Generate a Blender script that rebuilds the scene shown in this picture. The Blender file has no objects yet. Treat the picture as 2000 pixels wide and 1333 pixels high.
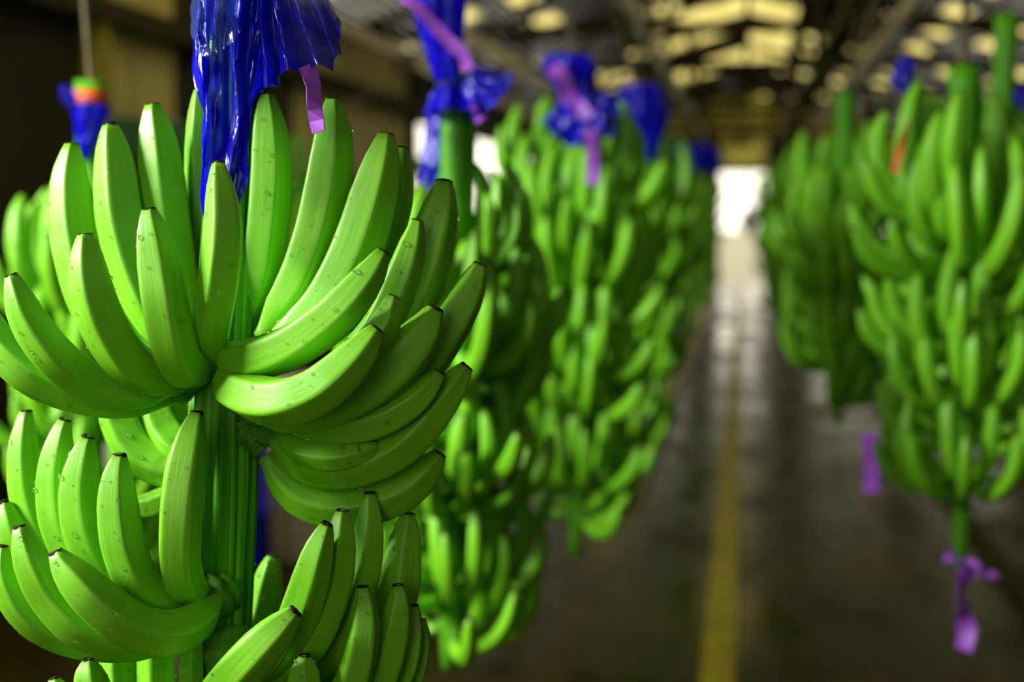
import bpy, bmesh, math, random
from mathutils import Vector, Matrix, Euler, noise
C = bpy.context.scene.collection
PI = math.pi
R = math.radians
random.seed(7)

# ------------------------------------------------------------------ camera, world, lights, exposure
F = 2778.0                                     # focal length in pixels of the 2000x1333 frame (50 mm on full frame)
EYE = Vector((0, 0, 1.5))
PITCH, YAW = R(5.17), R(9.26)
cam = bpy.data.cameras.new('camera'); camo = bpy.data.objects.new('camera', cam); C.objects.link(camo)
camo.location = EYE; camo.rotation_euler = (PI/2 - PITCH, 0, YAW)
cam.sensor_width = 36; cam.lens = 36*F/2000; cam.clip_end = 400; cam.clip_start = .05
cam.dof.use_dof = True; cam.dof.focus_distance = 1.215; cam.dof.aperture_fstop = 2.8
bpy.context.scene.camera = camo
ROT = Euler(camo.rotation_euler).to_matrix()
RIGHT, UP, FWD = ROT @ Vector((1, 0, 0)), ROT @ Vector((0, 1, 0)), ROT @ Vector((0, 0, -1))
def at(x, y, d):
    return EYE + d*(FWD + (x-1000)/F*RIGHT + (666.5-y)/F*UP)

w = bpy.data.worlds.new('world'); bpy.context.scene.world = w; w.use_nodes = True
bg = w.node_tree.nodes['Background']; bg.inputs[0].default_value = (1, .93, .74, 1); bg.inputs[1].default_value = 2.2
def area(name, loc, target, sx, sy, power, color):
    l = bpy.data.lights.new(name, 'AREA'); l.shape = 'RECTANGLE'; l.size = sx; l.size_y = sy; l.energy = power; l.color = color
    o = bpy.data.objects.new(name, l); C.objects.link(o); o.location = loc
    o.rotation_euler = (Vector(target)-Vector(loc)).to_track_quat('-Z', 'Y').to_euler()
    return o
area('daylight_loading_bay', (-3.05, .45, 2.72), (-.3, 1.6, 1.3), 1.2, .5, 250, (1, .98, .86))
area('fill_behind_camera', (-.6, -2.9, 2.0), (-.2, 1.6, 1.2), 1.1, 1.5, 10, (1, .97, .84))  # weak fill lamp added behind the camera, no real source there
vs = bpy.context.scene.view_settings
vs.view_transform = 'Standard'; vs.look = 'None'; vs.gamma = 1; vs.use_curve_mapping = False; vs.exposure = .14

# ------------------------------------------------------------------ helpers
def mat(name, color, rough=.5, spec=.5, metal=0, build=None, **kw):
    m = bpy.data.materials.new(name); m.use_nodes = True
    n = m.node_tree.nodes; p = n['Principled BSDF']
    p.inputs['Base Color'].default_value = (*color, 1); p.inputs['Roughness'].default_value = rough
    p.inputs['Specular IOR Level'].default_value = spec; p.inputs['Metallic'].default_value = metal
    for k, v in kw.items(): p.inputs[k.replace('_', ' ')].default_value = v
    if build: build(m, n, m.node_tree.links, p)
    return m
def ramp(n, l, src, stops):
    r = n.new('ShaderNodeValToRGB'); e = r.color_ramp.elements
    while len(e) < len(stops): e.new(.5)
    for el, (pos, col) in zip(e, stops): el.position = pos; el.color = (*col, 1)
    l.new(src, r.inputs[0]); return r.outputs[0]
def noise_tex(n, l, vec, scale, detail=4, rough=.55, stretch=None):
    if stretch:
        mp = n.new('ShaderNodeMapping'); mp.inputs['Scale'].default_value = stretch; l.new(vec, mp.inputs[0]); vec = mp.outputs[0]
    t = n.new('ShaderNodeTexNoise'); t.inputs['Scale'].default_value = scale; t.inputs['Detail'].default_value = detail
    t.inputs['Roughness'].default_value = rough; l.new(vec, t.inputs['Vector']); return t.outputs['Fac']
def mix(n, l, fac, a, b, mode='MIX'):
    x = n.new('ShaderNodeMix'); x.data_type = 'RGBA'; x.blend_type = mode
    for sock, v in ((x.inputs[0], fac), (x.inputs[6], a), (x.inputs[7], b)):
        if hasattr(v, 'is_linked'): l.new(v, sock)
        elif isinstance(v, tuple): sock.default_value = (*v, 1)
        else: sock.default_value = v
    return x.outputs[2]
def bump(n, l, p, h, strength, dist=.002):
    b = n.new('ShaderNodeBump'); b.inputs['Strength'].default_value = strength; b.inputs['Distance'].default_value = dist
    l.new(h, b.inputs['Height']); l.new(b.outputs[0], p.inputs['Normal'])

def banana_nodes(base, pale, streak):
    def f(m, n, l, p):
        uv = n.new('ShaderNodeTexCoord'); ob = n.new('ShaderNodeObjectInfo')
        add = n.new('ShaderNodeVectorMath'); add.operation = 'ADD'
        l.new(uv.outputs['UV'], add.inputs[0]); l.new(ob.outputs['Random'], add.inputs[1])
        st = noise_tex(n, l, add.outputs[0], 1, 3, .6, (26, 1.6, 1))
        col = ramp(n, l, st, [(.3, streak), (.52, base), (.75, pale)])
        big = noise_tex(n, l, uv.outputs['Object'], 16, 2)
        col = mix(n, l, ramp(n, l, big, [(.35, (0, 0, 0)), (.7, (.45,)*3)]), col, pale)
        sep = n.new('ShaderNodeSeparateXYZ'); l.new(uv.outputs['UV'], sep.inputs[0])
        col = mix(n, l, ramp(n, l, sep.outputs[1], [(0, (.6,)*3), (.12, (0, 0, 0)), (.9, (0, 0, 0)), (1, (.35,)*3)]), col, (.16, .30, .03))
        # little scars and specks
        vo = n.new('ShaderNodeTexVoronoi'); vo.inputs['Scale'].default_value = 70
        l.new(uv.outputs['Object'], vo.inputs['Vector'])
        sp = ramp(n, l, vo.outputs['Distance'], [(.03, (1, 1, 1)), (.09, (0, 0, 0))])
        gate = ramp(n, l, noise_tex(n, l, uv.outputs['Object'], 34, 2), [(.56, (0, 0, 0)), (.62, (.75,)*3)])
        mu = n.new('ShaderNodeMath'); mu.operation = 'MULTIPLY'; l.new(sp, mu.inputs[0]); l.new(gate, mu.inputs[1])
        col = mix(n, l, mu.outputs[0], col, (.03, .05, .005))
        bl = ramp(n, l, noise_tex(n, l, uv.outputs['Object'], 21, 6, .7), [(.69, (0, 0, 0)), (.74, (.6,)*3)])
        col = mix(n, l, bl, col, (.05, .12, .01))
        l.new(col, p.inputs['Base Color'])
        rg = ramp(n, l, noise_tex(n, l, uv.outputs['Object'], 40, 3), [(.3, (.38,)*3), (.7, (.56,)*3)]); l.new(rg, p.inputs['Roughness'])
        bump(n, l, p, noise_tex(n, l, add.outputs[0], 1, 3, .6, (30, 6, 1)), .25, .001)
    return f
M = {}
M['banana'] = mat('banana_skin', (.12, .48, .02), .4, .5, build=banana_nodes((.155, .51, .007), (.23, .60, .026), (.125, .46, .005)))
M['tip'] = mat('blossom_scar', (.022, .012, .006), .8, .2, build=lambda m, n, l, p: l.new(
    ramp(n, l, noise_tex(n, l, n.new('ShaderNodeTexCoord').outputs['Object'], 180), [(.35, (.006, .004, .002)), (.6, (.03, .014, .006)), (.75, (.09, .05, .02))]), p.inputs['Base Color']))
def stem_nodes(m, n, l, p):
    uv = n.new('ShaderNodeTexCoord')
    st = noise_tex(n, l, uv.outputs['UV'], 1, 4, .6, (46, 1.6, 1))
    col = ramp(n, l, st, [(.34, (.016, .11, .002)), (.5, (.07, .33, .005)), (.66, (.17, .55, .012))])
    sc = ramp(n, l, noise_tex(n, l, uv.outputs['Object'], 30, 6, .7), [(.66, (0, 0, 0)), (.72, (.8,)*3)])
    l.new(mix(n, l, sc, col, (.02, .03, .006)), p.inputs['Base Color'])
    bump(n, l, p, st, .6, .002)
M['stem'] = mat('stem_green', (.04, .24, .008), .5, .3, build=stem_nodes)
M['crown'] = mat('crown_green', (.05, .2, .01), .6, .3, build=lambda m, n, l, p: l.new(
    ramp(n, l, noise_tex(n, l, n.new('ShaderNodeTexCoord').outputs['Object'], 45, 6, .7), [(.38, (.03, .14, .004)), (.55, (.08, .30, .008)), (.68, (.06, .045, .012))]), p.inputs['Base Color']))
M['water'] = mat('water', (1, 1, 1), .02, .5, IOR=1.33, Transmission_Weight=1)
def film_nodes(color, glow, opacity):
    def f(m, n, l, p):
        out = n['Material Output']; tc = n.new('ShaderNodeTexCoord')
        tr = n.new('ShaderNodeBsdfTranslucent'); tr.inputs[0].default_value = (*glow, 1)
        tp = n.new('ShaderNodeBsdfTransparent'); tp.inputs[0].default_value = (.35, .42, .95, 1)
        m1 = n.new('ShaderNodeMixShader'); m1.inputs[0].default_value = .4
        l.new(p.outputs[0], m1.inputs[1]); l.new(tr.outputs[0], m1.inputs[2])
        m2 = n.new('ShaderNodeMixShader'); l.new(ramp(n, l, noise_tex(n, l, tc.outputs['Object'], 14, 3), [(.3, (opacity+.18,)*3), (.7, (opacity-.25,)*3)]), m2.inputs[0])
        l.new(tp.outputs[0], m2.inputs[1]); l.new(m1.outputs[0], m2.inputs[2]); l.new(m2.outputs[0], out.inputs[0])
        bump(n, l, p, noise_tex(n, l, tc.outputs['Object'], 30, 4, .6, (1, 1, .35)), .6, .012)
    return f
M['film'] = mat('blue_plastic_film', (.006, .003, .75), .22, .6, build=film_nodes((0, 0, .6), (.006, .004, .9), .93))
M['thinfilm'] = mat('single_layer_blue_film', (.010, .006, .68), .16, .8, build=film_nodes((0, 0, .6), (.012, .010, .9), .86))
M['clearfilm'] = mat('stretched_clear_blue_film', (.10, .15, .36), .12, .9, build=film_nodes((0, 0, .6), (.10, .17, .45), .62))
M['ribbon'] = mat('purple_ribbon', (.32, .075, .62), .45, .4, build=lambda m, n, l, p: l.new(
    ramp(n, l, noise_tex(n, l, n.new('ShaderNodeTexCoord').outputs['Object'], 30), [(.3, (.25, .05, .52)), (.7, (.40, .11, .72))]), p.inputs['Base Color']))
M['orange'] = mat('orange_tape', (.62, .09, .012), .5)
def floor_nodes(m, n, l, p):
    tc = n.new('ShaderNodeTexCoord')
    a = noise_tex(n, l, tc.outputs['Object'], 1.3, 6, .6)
    l.new(ramp(n, l, a, [(.3, (.009, .0072, .0003)), (.55, (.018, .015, .0006)), (.75, (.034, .028, .0014))]), p.inputs['Base Color'])
    b = noise_tex(n, l, tc.outputs['Object'], 2.1, 4, .6, (1, .5, 1))
    l.new(ramp(n, l, b, [(.38, (.16,)*3), (.55, (.34,)*3), (.72, (.55,)*3)]), p.inputs['Roughness'])
    bump(n, l, p, noise_tex(n, l, tc.outputs['Object'], 9, 4), .12, .01)
M['floor'] = mat('wet_concrete', (.05, .04, .01), .25, .13, build=floor_nodes)
def paint(name, c, dark, scale=3, rough=.6):
    return mat(name, c, rough, .3, build=lambda m, n, l, p: l.new(
        ramp(n, l, noise_tex(n, l, n.new('ShaderNodeTexCoord').outputs['Object'], scale, 6, .65), [(.35, dark), (.6, c)]), p.inputs['Base Color']))
M['floor'].node_tree.nodes['Principled BSDF'].inputs['Specular Tint'].default_value = (1, .9, .42, 1)
M['yellow'] = paint('yellow_floor_paint', (.30, .26, .001), (.16, .135, .002), 7, .5)
M['kerb'] = paint('pale_concrete', (.34, .29, .14), (.18, .15, .07))
M['beige'] = paint('beige_wall_sheet', (.52, .45, .16), (.36, .31, .09))
M['darkwall'] = paint('dark_board_wall', (.016, .013, .004), (.006, .005, .002), 2, .8)
M['greenpanel'] = paint('green_wall_sheet', (.02, .17, .055), (.012, .10, .03))
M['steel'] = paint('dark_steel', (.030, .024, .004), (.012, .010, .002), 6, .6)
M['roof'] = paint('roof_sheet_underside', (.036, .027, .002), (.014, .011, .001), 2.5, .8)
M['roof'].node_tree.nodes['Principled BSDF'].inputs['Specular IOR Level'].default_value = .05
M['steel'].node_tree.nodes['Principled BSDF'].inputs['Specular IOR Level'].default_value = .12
M['zinc'] = mat('zinc_metal', (.55, .5, .36), .28, .5, 1)
M['rope'] = paint('rope', (.12, .10, .035), (.06, .05, .02), 40)
def sky_nodes(m, n, l, p):
    out = n['Material Output']; tr = n.new('ShaderNodeBsdfTranslucent')
    tc = n.new('ShaderNodeTexCoord')
    l.new(ramp(n, l, noise_tex(n, l, tc.outputs['Object'], 2.2, 5, .65), [(.35, (.55, .51, .24)), (.6, (.95, .91, .62))]), tr.inputs[0])
    l.new(tr.outputs[0], out.inputs[0])
def gable_nodes(m, n, l, p):
    sky_nodes(m, n, l, p)
    for x in n:
        if x.type == 'VALTORGB': x.color_ramp.elements[0].color = (.12, .11, .03, 1); x.color_ramp.elements[1].color = (.55, .52, .24, 1)
M['gable'] = mat('cream_glow_gable', (.4, .36, .15), build=gable_nodes)  # made translucent so the gable glows cream, dimmer than the skylights
M['skylight'] = mat('translucent_sheet', (.8, .75, .4), build=sky_nodes)
M['leaf'] = paint('leaf_green', (.07, .22, .02), (.03, .11, .01), 5, .45)
M['trunk'] = paint('plant_trunk', (.14, .12, .04), (.06, .05, .02))
M['yard'] = paint('pale_yard_concrete', (.20, .17, .08), (.12, .10, .05), .6, .5)
M['blueplastic'] = mat('blue_moulded_plastic', (.008, .008, .42), .35)
M['white'] = paint('white_plastic', (.74, .68, .56), (.60, .56, .5), 8, .4)
M['darkfilm'] = mat('dark_purple_film', (.035, .022, .06), .35)

def link(o, parent=None):
    C.objects.link(o)
    if parent: o.parent = parent
    return o
def mesh(name, verts, faces, m, uvs=None, smooth=True):
    me = bpy.data.meshes.new(name); me.from_pydata([tuple(v) for v in verts], [], faces)
    if m: me.materials.append(m)
    if smooth: me.polygons.foreach_set('use_smooth', [True]*len(me.polygons))
    if uvs:
        u = me.uv_layers.new(name='UVMap')
        u.data.foreach_set('uv', [c for lp in me.loops for c in uvs[lp.vertex_index]])
    me.update(); return me
def obj(name, me, parent=None): return link(bpy.data.objects.new(name, me), parent)
def tag(o, label=None, cat=None, group=None, kind=None):
    for k, v in (('label', label), ('category', cat), ('group', group), ('kind', kind)):
        if v: o[k] = v
    return o
def empty(name, loc, label=None, cat=None, group=None):
    o = bpy.data.objects.new(name, None); C.objects.link(o); o.location = loc; o.empty_display_size = .1
    return tag(o, label, cat, group)
class MB:
    def __init__(s): s.v, s.f = [], []
    def add(s, v, f):
        k = len(s.v); s.v += [Vector(x) for x in v]; s.f += [tuple(i+k for i in q) for q in f]
    def box(s, a, b):
        (x0, y0, z0), (x1, y1, z1) = a, b
        s.add([(x0,y0,z0),(x1,y0,z0),(x1,y1,z0),(x0,y1,z0),(x0,y0,z1),(x1,y0,z1),(x1,y1,z1),(x0,y1,z1)],
              [(0,3,2,1),(4,5,6,7),(0,1,5,4),(1,2,6,5),(2,3,7,6),(3,0,4,7)])
    def bar(s, p, q, wx, wz):
        p, q = Vector(p), Vector(q); t = (q-p).normalized(); a = t.orthogonal().normalized()
        up = Vector((0,0,1)) if abs(t.z) < .95 else Vector((1,0,0)); a = t.cross(up).normalized(); b = a.cross(t)
        v = [c + i*a*wx/2 + j*b*wz/2 for c in (p, q) for i, j in ((-1,-1),(1,-1),(1,1),(-1,1))]
        s.add(v, [(0,1,2,3),(7,6,5,4),(0,4,5,1),(1,5,6,2),(2,6,7,3),(3,7,4,0)])
    def tube(s, pts, r, seg=8, cap=True):
        pts = [Vector(p) for p in pts]; rr = r if isinstance(r, (list, tuple)) else [r]*len(pts)
        T = tangents(pts); nrm = T[0].orthogonal().normalized(); base = len(s.v); v = []
        for p, t, q in zip(pts, T, rr):
            nrm = (nrm - t*nrm.dot(t)).normalized(); b = t.cross(nrm)
            v += [p + q*(math.cos(k*2*PI/seg)*nrm + math.sin(k*2*PI/seg)*b) for k in range(seg)]
        f = [(i*seg+k, i*seg+(k+1) % seg, (i+1)*seg+(k+1) % seg, (i+1)*seg+k) for i in range(len(pts)-1) for k in range(seg)]
        if cap: f += [tuple(range(seg-1, -1, -1)), tuple((len(pts)-1)*seg+k for k in range(seg))]
        s.add(v, f)
    def build(s, name, m, parent=None, smooth=False, off=None):
        o = off or Vector(); return obj(name, mesh(name, [v-o for v in s.v], s.f, m, smooth=smooth), parent)
def tangents(p):
    n = len(p); return [(p[min(i+1, n-1)]-p[max(i-1, 0)]).normalized() for i in range(n)]
def spline(pts, n):
    """Catmull-Rom through pts, n samples evenly spaced along its length"""
    P = [Vector(p) for p in pts]; P = [P[0]*2-P[1]] + P + [P[-1]*2-P[-2]]; fine = []
    for i in range(1, len(P)-2):
        for k in range(12):
            t = k/12; a, b, c, d = P[i-1:i+3]
            fine.append(.5*((2*b)+(-a+c)*t+(2*a-5*b+4*c-d)*t*t+(-a+3*b-3*c+d)*t**3))
    fine.append(P[-2]); L = [0]
    for a, b in zip(fine, fine[1:]): L.append(L[-1]+(b-a).length)
    out, j = [], 0
    for i in range(n):
        s = L[-1]*i/(n-1)
        while j < len(L)-2 and L[j+1] < s: j += 1
        out.append(fine[j].lerp(fine[j+1], min(1, max(0, (s-L[j])/max(1e-9, L[j+1]-L[j])))))
    return out

# ------------------------------------------------------------------ bananas
PROFILE = [(0, .36), (.035, .40), (.08, .56), (.15, .80), (.25, .95), (.42, 1.0), (.62, 1.0), (.76, .94), (.85, .82), (.91, .68), (.955, .51), (.982, .41), (1, .31)]
def prof(t):
    for (a, x), (b, y) in zip(PROFILE, PROFILE[1:]):
        if t <= b: return x + (y-x)*(t-a)/(b-a)
    return PROFILE[-1][1]
PW = 17
def banana_geo(pts, rad, view, ridge, seg=30, rings=26, facet=.95):
    """five-ridged fruit along the spline pts; ridge = angle of one ridge from the view direction"""
    P = spline(pts, rings*2-1)[::2]; T = tangents(P)
    # crowd a few rings into the tip
    ts = [i/(rings-1) for i in range(rings)]
    mid = rings//2; view = Vector(view)
    nr = [None]*rings
    nr[mid] = (view - T[mid]*view.dot(T[mid])).normalized()
    for i in range(mid+1, rings): nr[i] = (nr[i-1]-T[i]*nr[i-1].dot(T[i])).normalized()
    for i in range(mid-1, -1, -1): nr[i] = (nr[i+1]-T[i]*nr[i+1].dot(T[i])).normalized()
    V, uv = [], []
    for i in range(rings):
        t = ts[i]; r0 = rad*prof(t); n = nr[i]; b = T[i].cross(n)*1.0
        fc = facet*min(1, t/.2)
        for k in range(seg):
            th = 2*PI*k/seg
            q = sum(max(0, math.cos(th-ridge-PI/5-2*PI*j/5))**PW for j in range(5))**(-1/PW)
            r = r0*((1-fc)+fc*q*.865)
            V.append(P[i] + r*(math.cos(th)*n + math.sin(th)*b)); uv.append((k/seg if k <= seg/2 else 1-k/seg, t))
    Fc = [(i*seg+k, i*seg+(k+1) % seg, (i+1)*seg+(k+1) % seg, (i+1)*seg+k) for i in range(rings-1) for k in range(seg)]
    Fc.append(tuple(range(seg-1, -1, -1)))
    V.append(P[-1]+T[-1]*rad*.06); uv.append((.5, 1)); c = len(V)-1
    Fc += [((rings-1)*seg+k, (rings-1)*seg+(k+1) % seg, c) for k in range(seg)]
    return V, Fc, uv, (P[-1], T[-1], nr[-1], rad*PROFILE[-1][1])
def tip_geo(end, seed, seg=12, tall=1):
    """withered flower scar: a ragged dished cap over the fruit's end"""
    p, t, n, r = end; b = t.cross(n); rnd = random.Random(seed); V = []; rad = [1.02]*seg
    ph = rnd.uniform(0, 6)
    jag = [tall*(rnd.uniform(.75, 1.2)+.55*math.sin(2*PI*k/seg+ph)) for k in range(seg)]
    for h, s in ((-.14, 1.06), (.10, 1.01), (.30, .80), (.16, .42)):
        for k in range(seg):
            a = 2*PI*k/seg; hh = h*r*jag[k]
            V.append(p + t*hh + r*s*(math.cos(a)*n+math.sin(a)*b))
    V.append(p+t*r*.16*tall); f = [(i*seg+k, i*seg+(k+1) % seg, (i+1)*seg+(k+1) % seg, (i+1)*seg+k) for i in range(3) for k in range(seg)]
    f += [(3*seg+k, 3*seg+(k+1) % seg, 4*seg) for k in range(seg)]
    return V, f
def drop_geo(p, n, r, rnd):
    a = n.orthogonal().normalized(); b = n.cross(a); V = []; sx = rnd.uniform(.8, 1.1); sy = rnd.uniform(.9, 1.5)
    for h, s in ((-.15, .95), (.25, .98), (.55, .72), (.72, .38)):
        for k in range(8):
            q = k*PI/4; V.append(p + r*(n*h + s*(math.cos(q)*a*sx + math.sin(q)*b*sy)))
    V.append(p+n*r*.78)
    f = [(i*8+k, i*8+(k+1) % 8, (i+1)*8+(k+1) % 8, (i+1)*8+k) for i in range(3) for k in range(8)]
    return V, f + [(24+k, 24+(k+1) % 8, 32) for k in range(8)] + [tuple(range(7, -1, -1))]

def stem_geo(pts, rads, seg=48, rings=60, ribs=13, amp=.07, seed=3):
    P = spline(pts, rings); T = tangents(P); nrm = T[0].orthogonal().normalized(); V, uv = [], []
    rr = spline([(r, 0, 0) for r in rads], rings)
    for i, (p, t) in enumerate(zip(P, T)):
        nrm = (nrm-t*nrm.dot(t)).normalized(); b = t.cross(nrm)
        for k in range(seg):
            th = 2*PI*k/seg; nz = noise.noise(Vector((math.cos(th)*3, math.sin(th)*3, i*.08+seed)))
            r = rr[i].x*(1 + amp*(abs(math.sin(ribs*th/2+.5*nz))-.5) + .05*nz)
            V.append(p + r*(math.cos(th)*nrm+math.sin(th)*b)); uv.append((k/seg if k <= seg/2 else 1-k/seg, i/rings))
    f = [(i*seg+k, i*seg+(k+1) % seg, (i+1)*seg+(k+1) % seg, (i+1)*seg+k) for i in range(rings-1) for k in range(seg)]
    f += [tuple(range(seg-1, -1, -1)), tuple((rings-1)*seg+k for k in range(seg))]
    return V, f, uv

# ------------------------------------------------------------------ the setting
XL, XR, YB, YE, EAVE, RIDGE = -3.25, 3.3, -3.2, 29.0, 3.0, 3.9
f = MB(); f.box((XL-.1, YB, -.12), (XR+.1, YE+.3, 0)); tag(f.build('floor', M['floor']), kind='structure')
f = MB(); f.box((-40, YE+.3, -.14), (40, 120, -.02)); f.box((-40, YB, -.14), (XL-.1, YE+.3, -.02)); f.box((XR+.1, YB, -.14), (40, YE+.3, -.02))
tag(f.build('ground', M['yard']), kind='structure')
f = MB(); f.box((-.12, YB+.2, 0), (-.01, YE, .004)); tag(f.build('trim_1', M['yellow']), kind='structure')
f = MB(); f.box((-.68, 7.4, 0), (-.52, YE, .03)); tag(f.build('trim_2', M['kerb']), kind='structure')
f = MB(); f.box((1.05, 2.2, 0), (1.13, YE, .03)); tag(f.build('trim_3', M['steel']), kind='structure')

def wall_x(name, x, th, solids, m):
    f = MB()
    for y0, y1, z0, z1 in solids: f.box((x, y0, z0), (x+th, y1, z1))
    return tag(f.build(name, m), kind='structure')
wl = wall_x('wall_left', XL-.12, .12, [(YB, -.4, 0, EAVE), (-.4, 1.3, 0, 2.4), (1.3, 6.7, 0, EAVE), (6.7, 13.6, 0, 1.8), (13.6, YE, 0, .9), (13.6, YE, 2.42, EAVE)], M['darkwall'])
def piece(name, a, b, m, parent): f = MB(); f.box(a, b); return f.build(name, m, parent)
ys = [6.72, 7.0, 7.28, 7.85, 8.5, 9.2, 10.0, 10.9, 11.8, 12.7, 13.6]
for i, (a, b) in enumerate(zip(ys, ys[1:])):
    piece('wall_sheet', (XL-.05, a+.012, 2.02), (XL+.01+.008*(i % 2), b-.012, EAVE), M['beige'] if i not in (3, 5) else M['darkwall'], wl)
    piece('wall_sheet', (XL-.05, a+.012, 1.8), (XL+.012, b-.012, 2.01), M['greenpanel'] if i < 4 else M['beige'], wl)
piece('wall_beam', (XL-.04, 2.0, 2.44), (XL+.13, 27, 2.56), M['steel'], wl)
for y in (6.78, 9.4, 13.6, 16.6, 19.6, 22.6, 25.8):
    piece('wall_post', (XL-.04, y-.06, 0), (XL+.10, y+.06, EAVE), M['yellow'] if y < 7 else M['steel'], wl)
wr = wall_x('wall_right', XR, .12, [(YB, 18, 0, EAVE), (18, YE, 0, 1.5), (18, YE, 2.4, EAVE)], M['darkwall'])
for y in (18, 21, 24, 27): piece('wall_post', (XR-.1, y-.06, 0), (XR+.02, y+.06, EAVE), M['steel'], wr)
def wall_y(name, y, th, solids, m):
    f = MB()
    for x0, x1, z0, z1 in solids: f.box((x0, y, z0), (x1, y+th, z1))
    return tag(f.build(name, m), kind='structure')
wall_y('wall_back', YB-.12, .12, [(XL, -1.2, 0, EAVE), (.0, XR, 0, EAVE), (-1.2, .0, 2.8, EAVE), (-1.2, .0, 0, 1.2)], M['darkwall'])  # opening in this unseen wall is added for the fill light
we = wall_y('wall_end', YE, .15, [(XL, -2.9, 0, EAVE), (-1.2, -.50, 0, EAVE), (.42, 1.4, 0, EAVE), (2.9, XR, 0, EAVE), (-2.9, -1.2, 0, .9), (1.4, 2.9, 0, .9), (XL, XR, 2.3, 2.42)], M['darkwall'])
piece('gable_sheet', (XL, YE+.02, 2.42), (XR, YE+.06, 3.0), M['gable'], we)
f = MB(); gv = [(XL, 0, 3.0), (XR, 0, 3.0), (0, 0, RIDGE-.02)]; f.add([(x, YE, z) for x, _, z in gv]+[(x, YE+.15, z) for x, _, z in gv], [(0,1,2),(5,4,3),(0,3,4,1),(1,4,5,2),(2,5,3,0)]); f.build('gable_sheet', M['gable'], we)
# roof: sheets laid one by one on two slopes, some of them translucent
cl = empty('ceiling', (0, 0, 0)); cl['kind'] = 'structure'
NX = 6; SX = XR/NX; SY = 1.5
slope = math.atan2(RIDGE-EAVE, XR); SL = SX/math.cos(slope)
def sheet_mesh(hole=False, m=None):
    f = MB(); n = 6
    def strip(x0, x1, y0, y1):
        k = max(1, round((x1-x0)/(SL/n)))
        for i in range(k):                       # trapezoid corrugation
            a = x0+(x1-x0)*i/k; b = x0+(x1-x0)*(i+.55)/k; c = x0+(x1-x0)*(i+1)/k
            f.box((a, y0, 0), (b, y1, .012)); f.box((b-.002, y0, .02), (c+.002, y1, .032))
    if hole:
        strip(0, SL*.3, 0, SY); strip(SL*.75, SL, 0, SY); strip(SL*.3, SL*.75, 0, SY*.34); strip(SL*.3, SL*.75, SY*.7, SY)
    else: strip(0, SL, 0, SY+.04)
    return mesh('roof_sheet', f.v, f.f, m, smooth=False)
sh, shh, shl = sheet_mesh(m=M['roof']), sheet_mesh(True, M['roof']), sheet_mesh(m=M['skylight'])
f = MB(); f.box((SL*.3, SY*.34, .004), (SL*.75, SY*.7, .012)); pane = mesh('skylight_pane', f.v, f.f, M['skylight'], smooth=False)
rnd = random.Random(5)
for j in range(int((YE-YB)/SY)+1):
    for side in (-1, 1):
        for i in range(NX):
            y = YB + j*SY
            yy = y + SY/2
            lit = (side == -1 and i in (1, 2, 3, 4, 5) and 3.0 < yy < 10) or (side == -1 and i in (0, 1) and 15.5 < yy < 25 and j % 3) or (side == 1 and i in (0,) and 17 < yy < 24) or (side == -1 and i == 3 and 20 < yy < 23)  # first group: out-of-view translucent sheets added to brighten tank and beige wall
            hol = (not lit) and (rnd.random() < (.85 if side == 1 and 6.5 < yy < 24 else .28 if yy > 9 else 0))
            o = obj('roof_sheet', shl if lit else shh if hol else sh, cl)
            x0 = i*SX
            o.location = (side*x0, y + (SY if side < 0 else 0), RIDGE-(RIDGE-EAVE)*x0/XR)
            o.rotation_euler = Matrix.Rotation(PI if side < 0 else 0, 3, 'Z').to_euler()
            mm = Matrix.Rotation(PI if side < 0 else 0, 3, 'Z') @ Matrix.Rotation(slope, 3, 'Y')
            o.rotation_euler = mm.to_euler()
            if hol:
                q = obj('skylight_pane', pane, o)
for y in [2.5+3*k for k in range(9)]:
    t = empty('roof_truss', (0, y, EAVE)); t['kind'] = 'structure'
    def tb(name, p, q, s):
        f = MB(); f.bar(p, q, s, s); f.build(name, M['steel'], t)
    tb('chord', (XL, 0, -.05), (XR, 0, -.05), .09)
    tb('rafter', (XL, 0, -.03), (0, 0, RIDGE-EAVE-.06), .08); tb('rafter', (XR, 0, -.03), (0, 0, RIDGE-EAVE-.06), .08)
    for x in (-2, -1, 1, 2):
        h = (RIDGE-EAVE)*(1-abs(x)/XR)-.06
        tb('web', (x, 0, -.05), (x*.55, 0, h+.06*0 + .0 + (RIDGE-EAVE)*(abs(x)*.45)/XR), .045)
    tb('web', (0, 0, -.05), (0, 0, RIDGE-EAVE-.06), .05)
RAILS = (-.46, .40, .64, -1.28, -1.78)
ZR = 2.32
for i, x in enumerate(RAILS):
    r = empty('overhead_rail', (x, 0, ZR), ['grey overhead rail running above the row of bunches beside the yellow line', 'grey overhead rail above the row of bunches across the aisle',
        'second grey overhead rail close beyond the one across the aisle', 'grey overhead rail above the outer row, next to the outermost one', 'outermost grey overhead rail, nearest the beige wall'][i], 'rail', 'overhead conveyor rails')
    f = MB(); f.box((-.02, -2.5, -.03), (.02, 27, .03)); f.build('track', M['zinc'] if i != 1 else M['steel'], r)
    for y in [2.5+3*k for k in range(9)]:
        f = MB(); f.bar((0, y, .03), (0, y, EAVE-ZR-.05), .03, .03); f.build('hanger', M['steel'], r)

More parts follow.
